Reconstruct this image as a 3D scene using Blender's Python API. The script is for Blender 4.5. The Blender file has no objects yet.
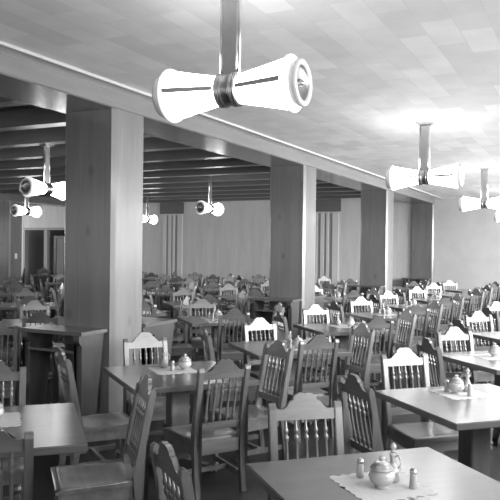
import bpy, bmesh, math, random
from mathutils import Vector, Matrix
random.seed(7)
sc = bpy.context.scene
COL = sc.collection
PI = math.pi

# ------------------------------------------------------------------ materials
def new_mat(name):
    m = bpy.data.materials.new(name); m.use_nodes = True
    nt = m.node_tree; nt.nodes.clear()
    out = nt.nodes.new('ShaderNodeOutputMaterial')
    b = nt.nodes.new('ShaderNodeBsdfPrincipled')
    nt.links.new(b.outputs[0], out.inputs[0])
    return m, nt, b

def grey(v): return (v, v, v, 1)

def plain(name, v, rough=.6, metal=0, noise=0, scale=8, coat=0, bump=0):
    m, nt, b = new_mat(name)
    b.inputs['Roughness'].default_value = rough
    b.inputs['Metallic'].default_value = metal
    b.inputs['Coat Weight'].default_value = coat
    b.inputs['Coat Roughness'].default_value = .15
    b.inputs['Base Color'].default_value = grey(v)
    if noise or bump:
        tc = nt.nodes.new('ShaderNodeTexCoord')
        n = nt.nodes.new('ShaderNodeTexNoise'); n.inputs['Scale'].default_value = scale
        n.inputs['Detail'].default_value = 5
        nt.links.new(tc.outputs['Object'], n.inputs['Vector'])
        mr = nt.nodes.new('ShaderNodeMapRange')
        mr.inputs['From Min'].default_value = .3; mr.inputs['From Max'].default_value = .7
        mr.inputs['To Min'].default_value = v*(1-noise); mr.inputs['To Max'].default_value = v*(1+noise)
        nt.links.new(n.outputs['Fac'], mr.inputs['Value'])
        nt.links.new(mr.outputs[0], b.inputs['Base Color'])
        if bump:
            bp = nt.nodes.new('ShaderNodeBump'); bp.inputs['Strength'].default_value = bump
            bp.inputs['Distance'].default_value = .01
            nt.links.new(n.outputs['Fac'], bp.inputs['Height'])
            nt.links.new(bp.outputs[0], b.inputs['Normal'])
    return m

def wood(name, v, rough=.35, axis='X', contrast=.35, scale=6, coat=0, board=0, board_axis='Y', knots=0, crough=.16):
    """grain stretched along AXIS of the object; optional board joints; optional knots"""
    m, nt, b = new_mat(name)
    N, L = nt.nodes, nt.links
    b.inputs['Roughness'].default_value = rough
    b.inputs['Coat Weight'].default_value = coat
    b.inputs['Coat Roughness'].default_value = crough
    b.inputs['Coat IOR'].default_value = 1.5 + .5*min(1, coat)
    tc = N.new('ShaderNodeTexCoord')
    mp = N.new('ShaderNodeMapping')
    s = {'X': (.12, 1, 1), 'Y': (1, .12, 1), 'Z': (1, 1, .10)}[axis]
    mp.inputs['Scale'].default_value = [k*scale for k in s]
    L.new(tc.outputs['Object'], mp.inputs['Vector'])
    n = N.new('ShaderNodeTexNoise'); n.inputs['Scale'].default_value = 1.0
    n.inputs['Detail'].default_value = 6; n.inputs['Roughness'].default_value = .6
    n.inputs['Distortion'].default_value = .6
    L.new(mp.outputs[0], n.inputs['Vector'])
    w = N.new('ShaderNodeTexNoise'); w.inputs['Scale'].default_value = 7
    w.inputs['Detail'].default_value = 3
    L.new(mp.outputs[0], w.inputs['Vector'])
    add = N.new('ShaderNodeMath'); add.operation = 'MULTIPLY_ADD'
    add.inputs[1].default_value = .35
    L.new(w.outputs['Fac'], add.inputs[0]); L.new(n.outputs['Fac'], add.inputs[2])
    mr = N.new('ShaderNodeMapRange')
    mr.inputs['From Min'].default_value = .45; mr.inputs['From Max'].default_value = .9
    mr.inputs['To Min'].default_value = v*(1-contrast); mr.inputs['To Max'].default_value = v*(1+contrast)
    L.new(add.outputs[0], mr.inputs['Value'])
    last = mr.outputs[0]
    if board:
        sep = N.new('ShaderNodeSeparateXYZ'); L.new(tc.outputs['Object'], sep.inputs[0])
        if board_axis == 'XY':
            sm = N.new('ShaderNodeMath'); sm.operation = 'ADD'
            L.new(sep.outputs['X'], sm.inputs[0]); L.new(sep.outputs['Y'], sm.inputs[1]); src = sm.outputs[0]
        else:
            src = sep.outputs[board_axis]
        dv = N.new('ShaderNodeMath'); dv.operation = 'DIVIDE'; dv.inputs[1].default_value = board
        L.new(src, dv.inputs[0])
        fl = N.new('ShaderNodeMath'); fl.operation = 'FLOOR'; L.new(dv.outputs[0], fl.inputs[0])
        wn = N.new('ShaderNodeTexWhiteNoise'); wn.noise_dimensions = '1D'; L.new(fl.outputs[0], wn.inputs['W'])
        tone = N.new('ShaderNodeMapRange'); tone.inputs['To Min'].default_value = .93; tone.inputs['To Max'].default_value = 1.07
        L.new(wn.outputs['Value'], tone.inputs['Value'])
        mu = N.new('ShaderNodeMath'); mu.operation = 'MULTIPLY'
        L.new(last, mu.inputs[0]); L.new(tone.outputs[0], mu.inputs[1])
        fr = N.new('ShaderNodeMath'); fr.operation = 'FRACT'; L.new(dv.outputs[0], fr.inputs[0])
        lt = N.new('ShaderNodeMath'); lt.operation = 'GREATER_THAN'; lt.inputs[1].default_value = .03
        L.new(fr.outputs[0], lt.inputs[0])
        jt = N.new('ShaderNodeMapRange'); jt.inputs['To Min'].default_value = .84; jt.inputs['To Max'].default_value = 1
        L.new(lt.outputs[0], jt.inputs['Value'])
        m2 = N.new('ShaderNodeMath'); m2.operation = 'MULTIPLY'
        L.new(mu.outputs[0], m2.inputs[0]); L.new(jt.outputs[0], m2.inputs[1]); last = m2.outputs[0]
    if knots:
        mk = N.new('ShaderNodeMapping'); mk.inputs['Scale'].default_value = (3.4, 3.4, 2.1)
        L.new(tc.outputs['Object'], mk.inputs['Vector'])
        vo = N.new('ShaderNodeTexVoronoi'); vo.inputs['Scale'].default_value = 1
        L.new(mk.outputs[0], vo.inputs['Vector'])
        kr = N.new('ShaderNodeMapRange'); kr.inputs['From Min'].default_value = .05; kr.inputs['From Max'].default_value = .17
        kr.inputs['To Min'].default_value = 1-knots; kr.inputs['To Max'].default_value = 1
        L.new(vo.outputs['Distance'], kr.inputs['Value'])
        m3 = N.new('ShaderNodeMath'); m3.operation = 'MULTIPLY'
        L.new(last, m3.inputs[0]); L.new(kr.outputs[0], m3.inputs[1]); last = m3.outputs[0]
    L.new(last, b.inputs['Base Color'])
    return m

def tiles(name, v1, v2, mortar, bw, bh, msize, rough, rot=0, offset=.5, coat=0, swap=False):
    m, nt, b = new_mat(name); N, L = nt.nodes, nt.links
    b.inputs['Roughness'].default_value = rough
    b.inputs['Coat Weight'].default_value = coat
    tc = N.new('ShaderNodeTexCoord'); mp = N.new('ShaderNodeMapping')
    mp.inputs['Rotation'].default_value = (0, 0, rot)
    L.new(tc.outputs['Object'], mp.inputs['Vector'])
    br = N.new('ShaderNodeTexBrick'); br.offset = offset
    br.inputs['Scale'].default_value = 1
    br.inputs['Color1'].default_value = grey(v1); br.inputs['Color2'].default_value = grey(v2)
    br.inputs['Mortar'].default_value = grey(mortar); br.inputs['Mortar Size'].default_value = msize
    br.inputs['Mortar Smooth'].default_value = .2
    br.inputs['Brick Width'].default_value = bw; br.inputs['Row Height'].default_value = bh
    L.new(mp.outputs[0], br.inputs['Vector'])
    n = N.new('ShaderNodeTexNoise'); n.inputs['Scale'].default_value = 3; n.inputs['Detail'].default_value = 4
    L.new(tc.outputs['Object'], n.inputs['Vector'])
    mr = N.new('ShaderNodeMapRange'); mr.inputs['From Min'].default_value = .3; mr.inputs['From Max'].default_value = .7
    mr.inputs['To Min'].default_value = .94; mr.inputs['To Max'].default_value = 1.06
    L.new(n.outputs['Fac'], mr.inputs['Value'])
    vm = N.new('ShaderNodeVectorMath'); vm.operation = 'SCALE'
    L.new(br.outputs['Color'], vm.inputs[0]); L.new(mr.outputs[0], vm.inputs['Scale'])
    L.new(vm.outputs[0], b.inputs['Base Color'])
    return m

def glow(name, v, strength):
    m, nt, b = new_mat(name)
    b.inputs['Base Color'].default_value = grey(v)
    b.inputs['Emission Color'].default_value = grey(1)
    b.inputs['Emission Strength'].default_value = strength
    b.inputs['Roughness'].default_value = .3
    return m

def glass(name, rough=.02, tint=.95):
    """clear pressed glass: mixes a transparent and a sharp reflective surface by the view angle"""
    m = bpy.data.materials.new(name); m.use_nodes = True
    nt = m.node_tree; nt.nodes.clear(); N, L = nt.nodes, nt.links
    out = N.new('ShaderNodeOutputMaterial')
    g = N.new('ShaderNodeBsdfGlossy'); g.inputs['Roughness'].default_value = rough
    t = N.new('ShaderNodeBsdfTransparent'); t.inputs['Color'].default_value = grey(tint)
    d = N.new('ShaderNodeBsdfDiffuse'); d.inputs['Color'].default_value = grey(.9)
    mx = N.new('ShaderNodeMixShader'); mx.inputs[0].default_value = .38
    L.new(t.outputs[0], mx.inputs[1]); L.new(d.outputs[0], mx.inputs[2])
    lw = N.new('ShaderNodeFresnel'); lw.inputs['IOR'].default_value = 1.9
    m2 = N.new('ShaderNodeMixShader'); L.new(lw.outputs[0], m2.inputs[0])
    L.new(mx.outputs[0], m2.inputs[1]); L.new(g.outputs[0], m2.inputs[2])
    L.new(m2.outputs[0], out.inputs[0])
    return m

def floor_mat():
    m = tiles('floor_tiles', .026, .032, .016, .3, .3, .006, .42, rot=PI/4, offset=0)
    m.node_tree.nodes['Principled BSDF'].inputs['Specular IOR Level'].default_value = .3
    return m

M = {
 'chair': wood('chair_wood', .12, .34, 'Z', .35, 9, coat=.7, crough=.26),
 'chair_h': wood('chair_wood_crosswise', .12, .34, 'Y', .35, 9, coat=.7, crough=.26),
 'seat': wood('chair_seat_wood', .12, .30, 'Y', .40, 9, coat=.6, crough=.22),
 'table': wood('table_top_wood', .085, .30, 'X', .25, 6, coat=1, crough=.24, board=.163, board_axis='Y'),
 'table_leg': wood('table_leg_wood', .09, .32, 'Z', .3, 8, coat=.4),
 'stand': wood('stand_wood', .075, .3, 'Z', .3, 7, coat=.3),
 'stand_top': wood('stand_top_wood', .085, .3, 'X', .2, 6, coat=.6, crough=.3),
 'column': wood('column_pine', .175, .38, 'Z', .16, 5, coat=.25, board=.16, board_axis='XY', knots=.32),
 'column_edge': wood('column_edge_glare', .30, .3, 'Z', .1, 5, coat=.4),  # chamfers coloured lighter: the corner highlight is put into the wood tone
 'beam': wood('beam_pine', .22, .42, 'Y', .14, 4, coat=.1),
 'soffit': wood('soffit_planks', .16, .26, 'Y', .3, 4, coat=.5, board=.16, board_axis='X'),
 'joist': wood('joist_wood', .15, .36, 'X', .3, 3, coat=.4, crough=.3),
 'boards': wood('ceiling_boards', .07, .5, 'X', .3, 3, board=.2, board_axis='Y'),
 'ceiling': tiles('ceiling_tiles', .74, .88, .72, .58, .215, .003, .8, rot=PI/2),
 'border': plain('ceiling_border', .74, .7, noise=.03, scale=2),
 'batten': plain('white_batten', .55, .5, noise=.02),
 'floor': floor_mat(),
 'plaster': plain('plaster', .55, .8, noise=.05, scale=3, bump=.05),
 'panel': wood('wall_veneer', .76, .6, 'Z', .10, 5),
 'panel_light': wood('fluted_light', .82, .55, 'Z', .06, 5),
 'panel_dark': wood('fluted_dark', .42, .55, 'Z', .06, 5),
 'wallside': plain('side_wall_paint', .4, .8, noise=.04, scale=2),
 'grille': plain('grille_metal', .24, .5, noise=.05),
 'dark': plain('dark_recess', .03, .9, noise=.1),
 'trimw': plain('door_trim', .36, .5, noise=.04),
 'switch': plain('switch_plate', .8, .4, noise=.02),
 'metal': plain('brushed_metal', .55, .28, metal=1, noise=.05, scale=30),
 'metal_dark': plain('ribbed_metal', .42, .34, metal=1, noise=.08, scale=40),
 'glow': glow('lit_opal_glass', .85, 6.0),
 'glow_ring': glow('lit_ring_glass', .8, .28),
 'lens': plain('frosted_lens', .75, .15, noise=.02, coat=.5),
 'glass': glass('clear_glass'),
 'sugar': plain('sugar', .9, .7, noise=.03, scale=60),
 'vinegar': plain('dark_vinegar', .05, .1, noise=.05, coat=.6),
 'salt': plain('salt_filling', .8, .6, noise=.02),
 'pepper': plain('pepper_filling', .16, .7, noise=.3, scale=200),
 'paper': plain('paper_doily', .5, .8, noise=.05, scale=40, bump=.2),
 'frame': plain('window_frame_paint', .7, .4, noise=.03),
}

# ------------------------------------------------------------------ mesh helpers
def box(bm, x0, x1, y0, y1, z0, z1, T=None):
    vs = [bm.verts.new((x, y, z)) for x in (x0, x1) for y in (y0, y1) for z in (z0, z1)]
    for f in ((0,1,3,2), (4,6,7,5), (0,4,5,1), (2,3,7,6), (0,2,6,4), (1,5,7,3)):
        bm.faces.new([vs[i] for i in f])
    if T is not None:
        for v in vs: v.co = T @ v.co
    return vs

def prism(bm, pts, plane, a, b, fn=None):
    """pts: outline; plane 'YZ' extruded in X from a to b, 'XZ' in Y, 'XY' in Z"""
    def P(p, t):
        if plane == 'YZ': return Vector((t, p[0], p[1]))
        if plane == 'XZ': return Vector((p[0], t, p[1]))
        return Vector((p[0], p[1], t))
    A = [P(p, a) for p in pts]; B = [P(p, b) for p in pts]
    if fn: A = [fn(v) for v in A]; B = [fn(v) for v in B]
    va = [bm.verts.new(v) for v in A]; vb = [bm.verts.new(v) for v in B]
    n = len(pts)
    fs = [bm.faces.new(va), bm.faces.new(vb[::-1])]
    for i in range(n):
        bm.faces.new((va[i], vb[i], vb[(i+1) % n], va[(i+1) % n]))
    bmesh.ops.triangulate(bm, faces=fs)
    return va+vb

def lathe(bm, prof, p0, p1, seg=12, cap=True):
    """prof: (t 0..1 along p0->p1, radius)"""
    p0 = Vector(p0); p1 = Vector(p1); ax = (p1-p0)
    q = ax.to_track_quat('Z', 'Y')
    rings = []
    for t, r in prof:
        c = p0 + ax*t
        rings.append([bm.verts.new(c + q @ Vector((r*math.cos(2*PI*i/seg), r*math.sin(2*PI*i/seg), 0))) for i in range(seg)])
    for a, b in zip(rings, rings[1:]):
        for i in range(seg):
            f = bm.faces.new((a[i], a[(i+1) % seg], b[(i+1) % seg], b[i])); f.smooth = True
    if cap:
        bm.faces.new(rings[0][::-1]); bm.faces.new(rings[-1])

def tube(bm, pts, r, seg=8):
    pts = [Vector(p) for p in pts]; rings = []
    for i, p in enumerate(pts):
        d = (pts[min(i+1, len(pts)-1)] - pts[max(i-1, 0)])
        q = d.to_track_quat('Z', 'Y')
        rr = r[i] if isinstance(r, (list, tuple)) else r
        rings.append([bm.verts.new(p + q @ Vector((rr*math.cos(2*PI*k/seg), rr*math.sin(2*PI*k/seg), 0))) for k in range(seg)])
    for a, b in zip(rings, rings[1:]):
        for i in range(seg):
            f = bm.faces.new((a[i], a[(i+1) % seg], b[(i+1) % seg], b[i])); f.smooth = True
    bm.faces.new(rings[0][::-1]); bm.faces.new(rings[-1])

def bevel(bm, w, ang=35, seg=2):
    bmesh.ops.recalc_face_normals(bm, faces=bm.faces)
    ed = [e for e in bm.edges if len(e.link_faces) == 2 and e.calc_face_angle(0) > math.radians(ang)]
    if ed:
        bmesh.ops.bevel(bm, geom=ed, offset=w, segments=seg, affect='EDGES', clamp_overlap=True)

def obj(name, bm, m, parent=None, bev=0, smooth=False):
    if bev: bevel(bm, bev)
    bmesh.ops.recalc_face_normals(bm, faces=bm.faces)
    me = bpy.data.meshes.new(name); bm.to_mesh(me); bm.free()
    if smooth:
        for p in me.polygons: p.use_smooth = True
    for mm in (m if isinstance(m, (list, tuple)) else [m]): me.materials.append(mm)
    o = bpy.data.objects.new(name, me); COL.objects.link(o)
    if parent: o.parent = parent
    return o

def bx(name, x0, x1, y0, y1, z0, z1, m, parent=None, bev=0):
    bm = bmesh.new(); box(bm, x0, x1, y0, y1, z0, z1)
    return obj(name, bm, m, parent, bev)

def thing(name, label, cat, loc=(0, 0, 0), rz=0, group=None):
    o = bpy.data.objects.new(name, None); COL.objects.link(o); o.empty_display_size = .1
    o.location = loc; o.rotation_euler = (0, 0, rz)
    return tag(o, label, cat, group)

def tag(o, label, cat, group=None, kind=None):
    if label: o['label'] = label
    if cat: o['category'] = cat
    if group: o['group'] = group
    if kind: o['kind'] = kind
    return o

def structure(o, label=None):
    o['kind'] = 'structure'
    if label: o['label'] = label
    return o

def dup(root, loc, rz, label, group=None):
    r = root.copy(); COL.objects.link(r); r.location = loc; r.rotation_euler = (0, 0, rz)
    r['label'] = label
    if group: r['group'] = group
    for ch in list(root.children):
        c = ch.copy(); COL.objects.link(c); c.parent = r
        for g in ch.children:
            d = g.copy(); COL.objects.link(d); d.parent = c
    return r

# ------------------------------------------------------------------ camera
f_px, roll, yaw, pitch, cy = 692.01, .0115344, .46299, -.0076905, 253.78
EYE = Vector((0, 0, 1.75))
Fw = Vector((-math.sin(yaw)*math.cos(pitch), math.cos(yaw)*math.cos(pitch), math.sin(pitch)))
r0 = Vector((math.cos(yaw), math.sin(yaw), 0)); u0 = r0.cross(Fw)
Rt = r0*math.cos(roll) + u0*math.sin(roll); Up = Rt.cross(Fw)
cam = bpy.data.cameras.new('camera'); cam_o = bpy.data.objects.new('camera', cam); COL.objects.link(cam_o)
mw = Matrix((( Rt.x, Up.x, -Fw.x, EYE.x), (Rt.y, Up.y, -Fw.y, EYE.y), (Rt.z, Up.z, -Fw.z, EYE.z), (0, 0, 0, 1)))
cam_o.matrix_world = mw
cam.sensor_width = 36; cam.lens = f_px/500*36; cam.shift_y = (cy-250)/500
cam.clip_start = .05; cam.clip_end = 200
sc.camera = cam_o

def in_view(x, y, z=.9, pad=25):
    d = Vector((x, y, z)) - EYE; k = d.dot(Fw)
    if k < .5: return False
    u = 250 + f_px*d.dot(Rt)/k; v = cy - f_px*d.dot(Up)/k
    m = pad + 200/k
    return -m < u < 500+m and v < 500+m*2

# ------------------------------------------------------------------ the room
XB0, XB1 = -4.84, -4.20           # beam and columns
Y1 = 20.40                        # end wall
Y0 = -2.0
XR = 1.0                          # window wall
XL = -23.0
structure(bx('floor', XL-.2, XR+.2, Y0-.2, Y1+3.4, -.12, 0, M['floor']))
structure(bx('ceiling', XB1, XR+.2, Y0-.2, Y1, 3.27, 3.45, M['ceiling']))
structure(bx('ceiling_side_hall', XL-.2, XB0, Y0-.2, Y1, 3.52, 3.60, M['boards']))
structure(bx('trim_1', XB1+.002, -3.99, Y0, Y1-.002, 3.262, 3.269, M['border']), 'plain border strip of the tiled ceiling')
structure(bx('trim_2', -4.01, -3.97, Y0, Y1-.002, 3.245, 3.269, M['batten']), 'white batten along the edge of the tiled ceiling')
structure(bx('trim_3', -3.97, XR, Y1-.06, Y1-.002, 3.25, 3.269, M['border']), 'cornice on the far wall')
# end wall with the doorway far left
bm = bmesh.new()
box(bm, XL-.2, -20.15, Y1, Y1+.2, 0, 3.6)
box(bm, -17.2, XB0+.1, Y1, Y1+.2, 0, 3.6)
box(bm, -20.15, -17.2, Y1, Y1+.2, 2.37, 3.6)
structure(obj('wall_back', bm, M['panel']), 'grained panelled far wall of the side hall')
structure(bx('wall_back_nave', XB0+.1, XR+.2, Y1, Y1+.2, 0, 3.45, M['plaster']), 'plain far wall of the main hall')
structure(bx('wall_front', XL-.2, XR+.2, Y0-.2, Y0, 0, 3.6, M['wallside']))
structure(bx('wall_left', XL-.2, XL, Y0, Y1, 0, 3.6, M['wallside']))
# vestibule behind the doorway
bm = bmesh.new()
box(bm, -20.6, -20.4, Y1+.2, Y1+3.2, 0, 2.9); box(bm, -16.9, -16.7, Y1+.2, Y1+3.2, 0, 2.9)
box(bm, -20.6, -16.7, Y1+3.2, Y1+3.3, 0, 2.9); box(bm, -20.6, -16.7, Y1+.2, Y1+3.2, 2.9, 3.0)
structure(obj('wall_vestibule', bm, M['wallside']), 'lobby walls behind the far doorway')
d = thing('door_1', 'far doorway with pale post and glazed inner leaf', 'doorway', (-18.7, Y1, 0)); del d['category']; d['kind'] = 'structure'
bx('door_frame', -1.45, -1.37, -.02, .2, 0, 2.37, M['trimw'], d)
bx('door_head', -1.45, 1.5, -.03, -.005, 2.37, 2.46, M['trimw'], d)
bx('door_post', -.42, -.26, .02, .18, 0, 2.36, M['trimw'], d)
bm = bmesh.new()
for x0, x1, z0, z1 in ((.02, .14, 0, 2.15), (.52, .64, 0, 2.15), (.14, .52, 2.03, 2.15), (.14, .52, 0, .25)): box(bm, x0, x1, .08, .13, z0, z1)
obj('door_leaf', bm, M['stand'], d)
bx('door_pane', .14, .52, .10, .11, .25, 2.03, M['glass'], d)

# window wall on the right (where the day comes in)
WN = [(-1.2, .9), (1.5, 3.6), (4.2, 6.3), (6.9, 9.0), (9.6, 11.7), (12.3, 14.4), (15.0, 17.1), (17.7, 19.8)]
bm = bmesh.new()
ys = [Y0] + [v for w in WN for v in w] + [Y1]
for a, b in zip(ys[0::2], ys[1::2]): box(bm, XR, XR+.2, a, b, 0, 3.27)
for a, b in WN:
    box(bm, XR, XR+.2, a, b, 0, .95); box(bm, XR, XR+.2, a, b, 2.95, 3.27)
structure(obj('wall_right', bm, M['plaster']))
for i, (a, b) in enumerate(WN):
    bm = bmesh.new(); mid = (a+b)/2
    for y0, y1, z0, z1 in ((a, a+.06, .95, 2.95), (b-.06, b, .95, 2.95), (mid-.03, mid+.03, .95, 2.95), (a, b, .95, 1.01), (a, b, 2.89, 2.95), (a, b, 2.2, 2.25)):
        box(bm, XR+.06, XR+.12, y0, y1, z0, z1)
    structure(obj('window_%d' % (i+1), bm, M['frame']))
    L = bpy.data.lights.new('area_light', 'AREA'); L.shape = 'RECTANGLE'; L.size = 1.5; L.size_y = b-a-.1; L.spread = math.radians(125)
    L.energy = (4, 18, 48, 74, 80, 92, 110, 80)[i]
    lo = bpy.data.objects.new('area_light', L); COL.objects.link(lo)
    lo.location = (XR+.55, mid, 2.05); lo.rotation_euler = (0, math.radians(68), 0)

# unseen windows added as fill light: outer side-hall wall and wall behind the camera
def fill_window(n, cx, cy, along, wdt, energy):
    bm = bmesh.new(); h = wdt/2
    for a0, a1, z0, z1 in ((-h, -h+.06, .95, 2.95), (h-.06, h, .95, 2.95), (-.03, .03, .95, 2.95), (-h, h, .95, 1.01), (-h, h, 2.89, 2.95)):
        if along == 'Y': box(bm, cx-.03, cx+.03, cy+a0, cy+a1, z0, z1)
        else: box(bm, cx+a0, cx+a1, cy-.03, cy+.03, z0, z1)
    structure(obj('window_%d' % n, bm, M['frame']))  # frame added with its fill lamp; the wall has no opening here
    L = bpy.data.lights.new('area_light', 'AREA'); L.shape = 'RECTANGLE'; L.size = 1.95; L.size_y = wdt-.1; L.energy = energy  # added fill lamp, not a known source
    lo = bpy.data.objects.new('area_light', L); COL.objects.link(lo)
    if along == 'Y': lo.location = (cx+.04, cy, 1.95); lo.rotation_euler = (0, -PI/2, 0)
    else: lo.location = (cx, cy+.04, 1.95); lo.rotation_euler = (PI/2, 0, 0); L.size = wdt-.1; L.size_y = 1.95
for i, y in enumerate((3, 8, 13, 18)): fill_window(9+i, XL+.02, y, 'Y', 3.0, (10, 25, 45, 50)[i])  # invented windows that brighten the side hall

for i, (x, e, wd) in enumerate(((-19.5, 22, 3.0), (-15, 20, 3.0), (-10.5, 18, 3.0), (-6.6, 8, 2.4), (-2.3, 8, 2.4))): fill_window(13+i, x, Y0+.02, 'X', wd, e)  # invented windows that brighten the faces turned to the camera

# the main beam over the columns, its glossy soffit and the step above it
bb = thing('trim_4', 'wooden beam running over the row of columns', 'beam'); del bb['category']; bb['kind'] = 'structure'
bx('beam_core', XB0, XB1, Y0, Y1, 3.115, 3.60, M['beam'], bb)
bx('soffit', XB0, XB1, Y0, Y1, 3.10, 3.114, M['soffit'], bb)
bb2 = bx('trim_5', -16.31, -15.67, Y0, Y1, 3.10, 3.295, M['soffit']); structure(bb2, 'second beam over the far row of columns')

def column(x0, y0, dy=.52, n=1):
    c = .035; x1 = x0+.64; y1 = y0+dy
    bm = bmesh.new()
    pts = [(x0+c, y0), (x1-c, y0), (x1, y0+c), (x1, y1-c), (x1-c, y1), (x0+c, y1), (x0, y1-c), (x0, y0+c)]
    prism(bm, pts, 'XY', 0, 3.099)
    bm.normal_update()
    bmesh.ops.recalc_face_normals(bm, faces=bm.faces)
    for f in bm.faces:
        if abs(abs(f.normal.x)-abs(f.normal.y)) < .2 and abs(f.normal.z) < .5: f.material_index = 1
    o = obj('column', bm, [M['column'], M['column_edge']])
    return o
CY = [5.43, 10.38, 15.33, 20.28]
for i, y in enumerate(CY):
    o = column(XB0, y, .52 if i < 3 else .119)
    lab = ['broad square pine column nearest the camera, rising beside a wooden stand', 'second square pine column back under the long beam',
           'third square pine column back under the long beam', 'shallow pine column against the far wall at the end of the beam'][i]
    tag(o, lab, 'column', 'square columns under the beam')
o = column(-16.31, 15.3); tag(o, 'dark distant pine column at the left edge with a switch plate', 'column', 'square columns under the beam')
s = bx('light_switch', -15.668, -15.66, 15.50, 15.60, 1.36, 1.52, M['switch']); tag(s, 'small pale switch plate on the distant left column', 'switch')

# joists of the side hall
k = 0; y = 6.91 - 5*1.198
while y < Y1-.1:
    if y > .2:
        o = bx('joist', XL, XB0-.003, y-.21, y, 3.30, 3.519, M['joist']) ; structure(o, 'glossy ceiling joist')
        o.name = 'trim_%d' % (k+6); k += 1
    y += 1.198

# striped panels and grilles on the end wall
def grille(x0, x1, z0, z1, label):
    t = thing('ventilation_grille', label, 'vent', ((x0+x1)/2, Y1, (z0+z1)/2), 0, 'grilles on the far wall')
    w = (x1-x0)/2; h = (z1-z0)/2
    bx('backing', -w+.01, w-.01, -.012, -.002, -h+.01, h-.01, M['dark'], t)
    bm = bmesh.new()
    nx, nz = 12, 6
    for i in range(nx+1):
        x = -w + 2*w*i/nx; box(bm, x-.016, x+.016, -.03, -.013, -h, h)
    for i in range(nz+1):
        z = -h + 2*h*i/nz; box(bm, -w, w, -.034, -.0135, z-.016, z+.016)
    obj('lattice', bm, M['grille'], t)
def fluted(x0, x1, label):
    t = thing('fluted_panel', label, 'panel', ((x0+x1)/2, Y1, 0), 0, 'fluted panels on the far wall')
    w = (x1-x0)/2
    bx('backing', -w, w, -.012, -.002, .02, 2.88, M['panel_dark'], t)
    for a, b in ((0, .17), (.29, .43), (.52, .62), (.76, 1)):
        bx('fillet', -w+2*w*a, -w+2*w*b, -.04, -.0125, .02, 2.88, M['panel_light'], t)
grille(-13.72, -12.76, 2.94, 3.30, 'dark perforated vent grille on far wall, between first and second columns')
fluted(-13.6, -12.8, 'pale vertically striped panel under the grille seen beside the nearest column')
grille(-7.98, -7.06, 2.94, 3.30, 'dark perforated vent grille on far wall, right of the second column')
fluted(-7.95, -7.12, 'pale vertically striped panel under the grille seen right of the second column')

# ------------------------------------------------------------------ pendant lamps
def build_lamp(ceil_z, name='pendant_lamp'):
    """origin at the ceiling; bars hang down; lamp axis along local X; end cap on +X and -X"""
    t = bpy.data.objects.new(name, None); COL.objects.link(t)
    zc = 2.62 - ceil_z
    bm = bmesh.new()
    prism(bm, [(-.10, 0), (.10, 0), (.10, -.012), (.066, -.035), (-.066, -.035), (-.10, -.012)], 'XZ', -.07, .07)
    obj('canopy', bm, M['metal'], t)
    bm = bmesh.new()
    box(bm, -.042, .042, -.018, .018, zc+.08, -.035)
    for x in (-.056, -.040, .040, .056): lathe(bm, [(0, .009), (1, .009)], (x, -.005, zc+.08), (x, -.005, -.035), 10)
    obj('stem', bm, M['metal'], t, smooth=False)
    bm = bmesh.new()
    prof = [(0, .070), (.05, .094), (.12, .094), (.15, .084), (.2, .084), (.23, .094), (.3, .094), (.33, .086), (.67, .086), (.7, .094), (.77, .094), (.8, .084), (.85, .084), (.88, .094), (.95, .094), (1, .07)]
    lathe(bm, prof, (-.065, 0, zc), (.065, 0, zc), 32)
    obj('hub', bm, M['metal_dark'], t)
    for s in (-1, 1):
        bm = bmesh.new()
        lathe(bm, [(0, .080), (.5, .108), (1, .138)], (s*.066, 0, zc), (s*.358, 0, zc), 32)
        sh = obj('shade', bm, M['glow'], t); sh['label'] = 'glowing flared glass shade'
        bm = bmesh.new()
        for sy in (-1, 1):
            for q in range(1):
                box(bm, 0, .335, -.0035, .0035, -.008, .008)
        T = Matrix.Translation((0, 0, 0))
        bm.free()
        for sy in (-1, 1):
            bm = bmesh.new()
            a = Vector((s*.07, sy*.0815, zc)); b = Vector((s*.357, sy*.1395, zc))
            pts = [a+Vector((0, 0, .011)), b+Vector((0, 0, .014)), b-Vector((0, 0, .014)), a-Vector((0, 0, .011))]
            nn = Vector((0, sy*.004, 0))
            va = [bm.verts.new(p-nn) for p in pts]; vb = [bm.verts.new(p+nn) for p in pts]
            bm.faces.new(va); bm.faces.new(vb[::-1])
            for i in range(4): bm.faces.new((va[i], vb[i], vb[(i+1) % 4], va[(i+1) % 4]))
            obj('seam_strip', bm, M['metal'], t)
        bm = bmesh.new()   # flared collar of pressed glass, then the hollow end ring
        lathe(bm, [(0, .139), (.15, .150), (.45, .153), (.6, .150), (1, .108)], (s*.359, 0, zc), (s*.396, 0, zc), 32, cap=True)
        obj('collar', bm, M['glow_ring'], t)
        bm = bmesh.new()
        lathe(bm, [(0, .112), (.5, .124), (.9, .122), (1, .112), (1.0, .100), (.7, .092)], (s*.396, 0, zc), (s*.440, 0, zc), 32, cap=False)
        r = obj('end_cap', bm, M['lens'], t)
        bm = bmesh.new()
        lathe(bm, [(.68, .0915), (.5, .085), (.25, .06), (.18, .001)], (s*.396, 0, zc), (s*.440, 0, zc), 32, cap=False)
        obj('reflector', bm, M['metal_dark'], r)
        bm = bmesh.new()
        lathe(bm, [(0, .022), (.7, .018), (1, .006)], (s*.406, 0, zc), (s*.438, 0, zc), 12)
        obj('finial', bm, M['metal'], r)
    return t
L0 = build_lamp(3.27)
L0.location = (-1.81, 3.36, 3.27); tag(L0, 'large double-cone pendant lamp hanging nearest the camera at the top', 'lamp', 'double-cone pendant lamps')
dup(L0, (-1.83, 8.27, 3.27), 0, 'second double-cone pendant lamp down the main hall, horizontal, over the tables', 'double-cone pendant lamps')
dup(L0, (-1.83, 13.22, 3.27), 0, 'third double-cone pendant lamp down the main hall, its end crossing the right edge', 'double-cone pendant lamps')
dup(L0, (-1.83, 18.17, 3.27), 0, 'farthest pendant lamp of the main hall, just peeping in at the right edge', 'double-cone pendant lamps')
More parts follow.
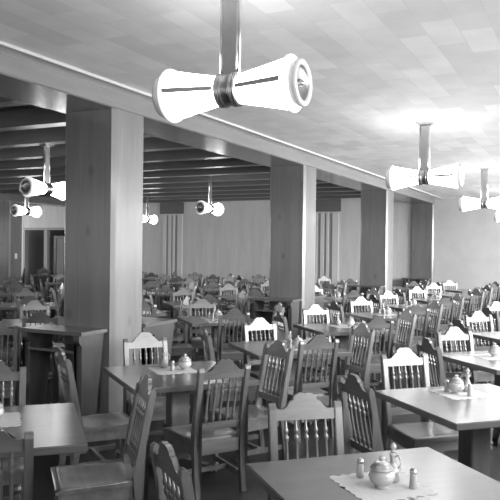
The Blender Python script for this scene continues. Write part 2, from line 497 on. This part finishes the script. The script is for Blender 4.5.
L1 = build_lamp(3.30)
L1.location = (-7.48, 8.03, 3.298); L1.rotation_euler = (0, 0, PI/2)
tag(L1, 'end-on pendant lamp with round cap partly behind the nearest column', 'lamp', 'double-cone pendant lamps')
L2 = build_lamp(3.52); first_far = True
for x, y, l in ((-7.6, 13.22, 'end-on pendant lamp between the first and second columns beyond the beam'),
                (-12.75, 13.0, 'smaller pendant lamp at far left, lower and farther than its neighbour'),
                (-12.4, 17.7, 'distant pendant lamp peeping past the right side of the nearest column')):
    if first_far:
        first_far = False; L2.location = (x, y, 3.518); L2.rotation_euler = (0, 0, PI/2); tag(L2, l, 'lamp', 'double-cone pendant lamps')
    else: dup(L2, (x, y, 3.518), PI/2, l, 'double-cone pendant lamps')

# ------------------------------------------------------------------ chairs
def bxz(z):  # rake of the back
    return -.092*max(0, z-.43)/.49 if z > .43 else -.05*max(0, .36-z)/.36

CREST = [(0, .967), (.012, .970), (.028, .970), (.043, .966), (.056, .958), (.064, .950), (.0665, .934), (.077, .932), (.086, .926), (.096, .912), (.106, .899), (.118, .890), (.134, .886), (.152, .888), (.166, .893)]
def chair_parts(detail=True):
    """list of (name, bmesh, material)"""
    out = []
    for s in (-1, 1):
        bm = bmesh.new(); y0, y1 = (.163*s, .205*s) if s > 0 else (-.205, -.163)
        zs = [0, .18, .36, .43, .60, .76, .89]
        pts = [(bxz(z)+.022, z) for z in zs] + [(bxz(.915)+.012, .915), (bxz(.922), .922), (bxz(.915)-.014, .915)] + [(bxz(z)-.022, z) for z in zs[::-1]]
        prism(bm, pts, 'XZ', y0, y1)
        if detail: bevel(bm, .004)
        out.append(('back_post', bm, 'chair'))
    bm = bmesh.new()
    top = [(-y, z) for y, z in CREST[::-1]] + CREST[1:]
    pts = top + [(.166, .832), (-.166, .832)]
    prism(bm, pts, 'YZ', -.012, .012, lambda v: Vector((v.x + bxz(v.z), v.y, v.z)))
    out.append(('crest_rail', bm, 'chair_h'))
    bm = bmesh.new()
    pts = [(-.166, .462), (.166, .462), (.166, .514), (-.166, .514)]
    prism(bm, pts, 'YZ', -.011, .011, lambda v: Vector((v.x + bxz(v.z), v.y, v.z)))
    out.append(('lower_rail', bm, 'chair_h'))
    prof = [(0, .007), (.05, .0085), (.09, .015), (.13, .016), (.17, .009), (.21, .013), (.25, .0085), (.45, .0095), (.62, .0085), (.68, .0145), (.72, .0145), (.755, .008), (.79, .014), (.83, .0135), (.87, .008), (1, .0075)]
    if not detail: prof = [(0, .0085), (.11, .015), (.2, .009), (.6, .009), (.7, .014), (.8, .012), (1, .008)]
    for i in range(5):
        y = (i-2)*.0555
        bm = bmesh.new(); lathe(bm, prof, (bxz(.512), y, .512), (bxz(.835), y, .835), 8 if detail else 5, cap=False)
        out.append(('spindle', bm, 'chair'))
    # saddle seat
    bm = bmesh.new(); n = 12
    X0, X1 = .0225, .458
    grid = []
    for i in range(n+1):
        u = i/n; x = X0+(X1-X0)*u; hw = .198+.040*u
        hw *= (1-.02*max(0, u-.93)/.07)
        row = []
        for j in range(n+1):
            v = j/n*2-1
            dz = .016*math.exp(-((u-.48)/.34)**4)*(1-abs(v)**3)*(1-.45*math.exp(-(v/.16)**2)*max(0, (u-.4)/.6))
            edge = .004*max(0, abs(v)-.9)/.1 + .006*max(0, u-.92)/.08
            row.append(bm.verts.new((x, hw*v, .396-dz-edge)))
        grid.append(row)
    low = [[bm.verts.new((v.co.x, v.co.y, .366)) for v in row] for row in grid]
    for g, fl in ((grid, 1), (low, -1)):
        for i in range(n):
            for j in range(n):
                q = (g[i][j], g[i+1][j], g[i+1][j+1], g[i][j+1]); f = bm.faces.new(q if fl > 0 else q[::-1]); f.smooth = fl > 0
    per = [(0, j) for j in range(n+1)] + [(i, n) for i in range(1, n+1)] + [(n, j) for j in range(n-1, -1, -1)] + [(i, 0) for i in range(n-1, 0, -1)]
    for a, b in zip(per, per[1:]+per[:1]):
        bm.faces.new((grid[a[0]][a[1]], grid[b[0]][b[1]], low[b[0]][b[1]], low[a[0]][a[1]]))
    out.append(('seat', bm, 'seat'))
    bm = bmesh.new()
    prism(bm, [(.0225, -.190), (.0225, .190), (.442, .225), (.442, -.225)], 'XY', .290, .3655)
    box(bm, -.020, .022, -.1625, .1625, .290, .385)
    out.append(('apron', bm, 'chair_h'))
    lp = [(0, .013), (.03, .018), (.10, .020), (.16, .014), (.19, .024), (.24, .026), (.29, .015), (.42, .019), (.62, .024), (.74, .022), (.79, .014), (.82, .026), (.88, .027), (.91, .018), (1, .021)]
    for s in (-1, 1):
        bm = bmesh.new(); lathe(bm, lp, (.415, s*.200, 0), (.412, s*.199, .2895), 10 if detail else 6)
        out.append(('front_leg', bm, 'chair'))
    for s in (-1, 1):
        bm = bmesh.new(); y = s*.183
        prism(bm, [(-.010, y-.010), (.398, s*.199-.010), (.398, s*.199+.010), (-.010, y+.010)], 'XY', .095, .135)
        out.append(('stretcher', bm, 'chair_h'))
    bm = bmesh.new(); box(bm, .18, .21, -.182, .182, .10, .13)
    out.append(('stretcher', bm, 'chair_h'))
    return out

proto = thing('dining_chair', 'x', 'chair')
for nm, bm, mt in chair_parts(True): obj(nm, bm, M[mt], proto)
# the far, small one: a single mesh
bm_all = bmesh.new()
for nm, bm, mt in chair_parts(False):
    me = bpy.data.meshes.new('tmp'); bm.to_mesh(me); bm.free(); bm_all.from_mesh(me); bpy.data.meshes.remove(me)
far_proto = obj('dining_chair', bm_all, M['chair']); tag(far_proto, 'x', 'chair')
placed = []
used = {'near': False, 'far': False}
def put_chair(x, y, deg, label, group, near=True):
    if not in_view(x, y): return None
    if any((x-a)**2+(y-b)**2 < .27 for a, b in placed): return None
    placed.append((x, y))
    key = 'near' if near else 'far'; p = proto if near else far_proto
    a = math.radians(deg)
    if not used[key]:
        used[key] = True; p.location = (x, y, 0); p.rotation_euler = (0, 0, a); p['label'] = label; p['group'] = group; return p
    return dup(p, (x, y, 0), a, label, group)

# ------------------------------------------------------------------ tables
tp = thing('dining_table', 'x', 'table')
bm = bmesh.new(); box(bm, -.49, .49, -.49, .49, .708, .75); obj('tabletop', bm, M['table'], tp, bev=.005)
bm = bmesh.new(); box(bm, -.075, .075, -.075, .075, .085, .66); obj('pedestal', bm, M['table_leg'], tp, bev=.006)
bm = bmesh.new(); box(bm, -.36, .36, -.035, .035, .66, .7075); box(bm, -.035, .035, -.36, .36, .66, .7075); obj('batten', bm, M['table_leg'], tp)
for a in range(4):
    bm = bmesh.new()
    T = Matrix.Rotation(a*PI/2+PI/4, 4, 'Z')
    prism(bm, [(.0, 0), (.31, 0), (.31, .035), (.27, .06), (.08, .084), (.0, .084)], 'XZ', -.03, .03, lambda v: T @ v)
    obj('foot', bm, M['table_leg'], tp)
tused = False
def put_table(x, y, label, group, rot=45):
    global tused
    if not in_view(x, y, .75, 60): return
    if not tused:
        tused = True; tp.location = (x, y, 0); tp.rotation_euler = (0, 0, math.radians(rot)); tp['label'] = label; tp['group'] = group; return
    dup(tp, (x, y, 0), math.radians(rot), label, group)

# ------------------------------------------------------------------ table-top set
def ring_profile(bm, prof, z0, z1, seg=20, cap=True): lathe(bm, prof, (0, 0, z0), (0, 0, z1), seg, cap)
# doily
dp = None
bm = bmesh.new(); n = 56; pts = []
for i in range(4):
    a = [(-.165, -.165), (.165, -.165), (.165, .165), (-.165, .165)][i]; b = [(.165, -.165), (.165, .165), (-.165, .165), (-.165, -.165)][i]
    for k in range(14):
        t = k/14; w = .010*(1 if k % 2 else -.3) + .004*math.sin(k*2.3+i)
        nx, ny = (b[1]-a[1])/.33, -(b[0]-a[0])/.33
        pts.append((a[0]+(b[0]-a[0])*t+nx*w, a[1]+(b[1]-a[1])*t+ny*w))
prism(bm, pts, 'XY', 0, .0018)
doily = obj('paper_doily', bm, M['paper']); tag(doily, 'x', 'doily')
# sugar bowl
sb = thing('sugar_bowl', 'x', 'sugar bowl')
bm = bmesh.new(); ring_profile(bm, [(0, .026), (.06, .030), (.12, .020), (.2, .030), (.4, .046), (.62, .052), (.8, .048), (1, .044)], 0, .070); obj('bowl', bm, M['glass'], sb)
bm = bmesh.new(); ring_profile(bm, [(0, .021), (.3, .040), (.75, .0475), (1, .0445)], .014, .060); obj('sugar', bm, M['sugar'], sb)
bm = bmesh.new(); ring_profile(bm, [(0, .046), (.12, .046), (.22, .041), (.25, .043), (.42, .030), (.45, .032), (.6, .016), (.70, .007), (.78, .013), (.9, .013), (1, .004)], .0705, .120)
obj('lid', bm, M['glass'], sb)
sb.scale = (1.1, 1.1, 1.1)
# cruet
cr = thing('glass_cruet', 'x', 'cruet')
bm = bmesh.new(); ring_profile(bm, [(0, .026), (.05, .030), (.25, .034), (.42, .030), (.6, .017), (.75, .012), (.92, .015), (1, .019)], 0, .122); obj('bottle', bm, M['glass'], cr)
bm = bmesh.new(); ring_profile(bm, [(0, .022), (.1, .027), (.6, .030), (1, .026)], .006, .044); obj('vinegar', bm, M['vinegar'], cr)
bm = bmesh.new(); ring_profile(bm, [(0, .009), (.2, .012), (.3, .006), (.5, .015), (.75, .014), (1, .003)], .1225, .166, 12); obj('stopper', bm, M['glass'], cr)
bm = bmesh.new(); tube(bm, [(-.014, 0, .112), (-.032, 0, .118), (-.044, 0, .102), (-.044, 0, .082), (-.031, 0, .064)], .004); obj('handle', bm, M['glass'], cr)
# shakers
def shaker(nm, fill):
    t = thing(nm, 'x', 'shaker')
    bm = bmesh.new(); ring_profile(bm, [(0, .016), (.05, .018), (.5, .0165), (.9, .0145), (1, .014)], 0, .062, 10); obj('jar', bm, M['glass'], t)
    bm = bmesh.new(); ring_profile(bm, [(0, .0145), (1, .0135)], .004, .048, 10); obj('filling', bm, M[fill], t)
    bm = bmesh.new(); ring_profile(bm, [(0, .016), (.45, .016), (.6, .014), (.85, .010), (1, .003)], .0625, .086, 12); obj('cap', bm, M['metal'], t)
    return t
sa = shaker('salt_shaker', 'salt'); pe = shaker('pepper_shaker', 'pepper')
firsts = {}
def put(root, x, y, z, rz, label, group):
    if root.name not in firsts:
        firsts[root.name] = 1; root.location = (x, y, z); root.rotation_euler = (0, 0, rz); root['label'] = label; root['group'] = group; return root
    return dup(root, (x, y, z), rz, label, group)

ZT = .7501
def table_set(name, cx, cy, items):
    """items: kind -> (x, y) world"""
    nm = {'doily': ('ragged-edged paper doily on %s', doily, 'paper doilies'), 'sugar': ('lidded glass sugar bowl on %s', sb, 'sugar bowls'),
          'cruet': ('stoppered glass cruet with handle on %s', cr, 'glass cruets'), 'salt': ('small capped salt shaker on %s', sa, 'salt shakers'),
          'pepper': ('small capped pepper shaker on %s', pe, 'pepper shakers')}
    for k, v in items.items():
        l, r, g = nm[k]
        z = ZT if k == 'doily' else ZT+.0022
        rz = v[2] if len(v) > 2 else 0
        if in_view(v[0], v[1], .75, 12): put(r, v[0], v[1], z, math.radians(rz), l % name, g)

def std_set(cx, cy, j=0):
    a = random.uniform(-.05, .05); b = random.uniform(-.06, .06)
    x, y = cx-.08+a, cy+.10+b
    return {'doily': (x, y, random.uniform(30, 60)), 'cruet': (x-.04, y+.07, 200), 'sugar': (x+.05, y+.02), 'salt': (x-.06, y-.06), 'pepper': (x+.02, y-.08)}

# table list: name -> centre, overrides of the chairs (top-of-back point, facing)
TBL = [
 ('lower left table', -2.98, 2.77, {'NE': (-2.44, 3.50, 226), 'SE': (-2.385, 2.195, 135), 'NW': (-3.64, 3.43, -50), 'SW': None}),
 ('table beside nearest column', -2.96, 4.67, {'SE': (-2.32, 4.27, 147), 'NW': (-3.68, 5.24, -37), 'SW': (-3.62, 4.07, 54), 'NE': (-2.41, 5.40, 238)}),
 ('nearest table at bottom right', -.75, 2.87, {'NW': (-1.40, 3.49, -51), 'SW': (-1.52, 2.33, 51), 'SE': None, 'NE': None}),
 ('second table up right side', -.707, 4.80, {'NW': (-1.36, 5.50, -45), 'SW': (-1.34, 4.17, 47), 'SE': None}),
 ('third table up right side', -.73, 6.83, {'NW': (-1.29, 7.31, -46)}),
 ('third column-side table', -2.80, 6.50, {'SE': (-2.25, 5.95, 141), 'NW': (-3.39, 7.05, -35)}),
 ('fourth column-side table', -2.90, 8.50, {}),
 ('fourth table up right side', -.73, 8.75, {}),
 ('fifth table up right side', -.73, 10.70, {}),
 ('sixth table up right side', -.73, 12.65, {}),
 ('fifth column-side table', -2.87, 10.47, {}),
 ('sixth column-side table', -2.87, 12.40, {}),
 ('seventh column-side table', -2.87, 14.33, {}),
 ('eighth column-side table', -2.87, 16.26, {}),
 ('ninth column-side table', -2.87, 18.19, {}),
 ('table between first two columns', -4.75, 8.52, {}),
 ('table past the second column', -4.75, 13.40, {}),
 ('table past the third column', -4.75, 18.25, {}),
]
POS = {'NW': (135, -45, 'chair facing the camera across the %s'), 'SE': (-45, 135, 'chair with its back to us at the %s'),
       'SW': (-135, 45, 'side-on chair, near left side of the %s'), 'NE': (45, 225, 'side-on chair, far right side of the %s')}
SETS = {
 'nearest table at bottom right': {'doily': (-.80, 2.88, 47), 'sugar': (-.79, 2.85), 'salt': (-.91, 2.93), 'pepper': (-.67, 2.90), 'cruet': (-.77, 2.95, 150)},
 'table beside nearest column': {'doily': (-3.07, 4.77, 50), 'sugar': (-2.99, 4.82), 'salt': (-3.05, 4.73), 'cruet': (-3.19, 4.82, 200)},
 'lower left table': {'doily': (-3.08, 2.86, 46), 'sugar': (-3.06, 2.88), 'cruet': (-3.16, 2.94, 180)},
 'second table up right side': {'doily': (-.83, 5.00, 45), 'sugar': (-.86, 4.98), 'cruet': (-.80, 5.08, 0), 'salt': (-.93, 5.01), 'pepper': (-.76, 4.93)},
 'third table up right side': {'doily': (-.86, 6.90, 45), 'sugar': (-.84, 6.89)},
 'third column-side table': {'doily': (-2.72, 6.46, 45), 'cruet': (-2.76, 6.46, 90), 'sugar': (-2.66, 6.43), 'salt': (-2.72, 6.38)},
 'fourth column-side table': {'doily': (-2.92, 8.62, 48), 'cruet': (-3.03, 8.70, 90), 'sugar': (-2.83, 8.60)},
}
for name, cx, cy, ov in TBL:
    put_table(cx, cy, 'square dark wooden pedestal table, the %s' % name, 'square dining tables', 51 if 'beside' in name else 45)
    near = cy < 13.5
    for k, (dirn, face, lab) in POS.items():
        if k in ov and ov[k] is None: continue
        if k in ov: px, py, fa = ov[k]
        else:
            r = .89 + random.uniform(-.05, .05); dd = math.radians(dirn + random.uniform(-4, 4))
            px, py, fa = cx + r*math.cos(dd), cy + r*math.sin(dd), face + random.uniform(-7, 7)
        a = math.radians(fa)
        if cy > 19: continue
        put_chair(px + .092*math.cos(a), py + .092*math.sin(a), fa, lab % name, 'spindle-back dining chairs', near)
    if name in SETS: table_set('the '+name, cx, cy, SETS[name])
    elif cy < 14.6: table_set('the '+name, cx, cy, std_set(cx, cy))

put_chair(-5.49 + .06, 5.20 - .07, -50, 'spindle-back chair standing just left of the closest serving stand', 'spindle-back dining chairs')

# crowded tables of the side hall
rows = []
for i in range(8):
    for j in range(-1, 7):
        x = -6.50 - 2.15*i; y = 6.90 + 1.93*j
        if y > 19.2 or y < 4.5: continue
        if abs(x+16) < 1.6 and abs(y-15.5) < 1.4: continue
        if x + 1.02*y > 1.4*1.2 or True:
            if not in_view(x, y, .9, 10): continue
            rows.append((x, y))
for x, y in rows:
    first = y < 9.2
    nm = 'side hall, beyond the first column stand' if first else ''
    put_table(x, y, 'dark square table among the crowded chairs beyond the columns', 'crowded side hall tables')
    for k, (dirn, face, lab) in POS.items():
        r = .88 + random.uniform(-.05, .06); dd = math.radians(dirn + random.uniform(-4, 4))
        px, py, fa = x + r*math.cos(dd), y + r*math.sin(dd), face + random.uniform(-9, 9); a = math.radians(fa)
        put_chair(px + .092*math.cos(a), py + .092*math.sin(a), fa, 'dark spindle-back chair among the crowded tables beyond the columns', 'crowded side hall chairs', y < 10.5)

# ------------------------------------------------------------------ waiter's stands against the columns
def build_stand(W, D, g0=.07, g1=.20):
    """origin: floor, centre of the side against the column; front towards -Y"""
    t = bpy.data.objects.new('serving_stand', None); COL.objects.link(t)
    w = W/2
    bx('tabletop', -w, w, -D, 0, .915, .95, M['stand_top'], t, bev=.004)
    for s in (-1, 1):
        x0, x1 = (w-.10, w-.035) if s > 0 else (-w+.035, -w+.10)
        bm = bmesh.new()
        pr = [(-D+g0, 0), (-D+g0, .815), (-D+g0-.02, .832), (-D+.035, .838), (-D+.018, .848), (-D+.010, .866), (-D+.010, .9145), (-.012, .9145), (-.012, .866), (-.02, .848), (-.04, .838), (-D+g1+.02, .832), (-D+g1, .815), (-D+g1, 0)]
        prism(bm, pr, 'YZ', x0, x1)
        obj('end_panel', bm, M['stand'], t)
    bx('shelf', -w+.102, w-.102, -D+.02, -.02, .745, .77, M['stand_top'], t)
    bx('back_board', -w+.102, w-.102, -.035, -.019, .10, .745, M['stand'], t)
    return t
S0 = build_stand(.78, .39, .05, .24)
S1 = build_stand(.78, .62, .17, .40)
S0.location = (-4.64, 5.425, 0); tag(S0, 'dark wooden serving stand with shelf on the near side of the closest column', 'stand', 'serving stands by the columns')
S1.location = (-4.57, 5.955, 0); S1.rotation_euler = (0, 0, PI); tag(S1, 'deeper serving stand on the far side of the closest column', 'stand', 'serving stands by the columns')
dup(S0, (-4.62, 10.375, 0), 0, 'serving stand on the near side of the second column', 'serving stands by the columns')
dup(S1, (-4.62, 10.905, 0), PI, 'serving stand on the far side of the second column', 'serving stands by the columns')
dup(S0, (-4.62, 15.325, 0), 0, 'serving stand on the near side of the third column', 'serving stands by the columns')
dup(S0, (-4.62, 20.275, 0), 0, 'serving stand in front of the last column at the far wall', 'serving stands by the columns')

# ------------------------------------------------------------------ world and view
w = bpy.data.worlds.new('world'); sc.world = w; w.use_nodes = True
bg = w.node_tree.nodes['Background']; bg.inputs[0].default_value = grey(1); bg.inputs[1].default_value = 1.0
sc.view_settings.view_transform = 'Standard'; sc.view_settings.look = 'None'
sc.view_settings.gamma = 1; sc.view_settings.exposure = 1.27
sc.view_settings.use_curve_mapping = False
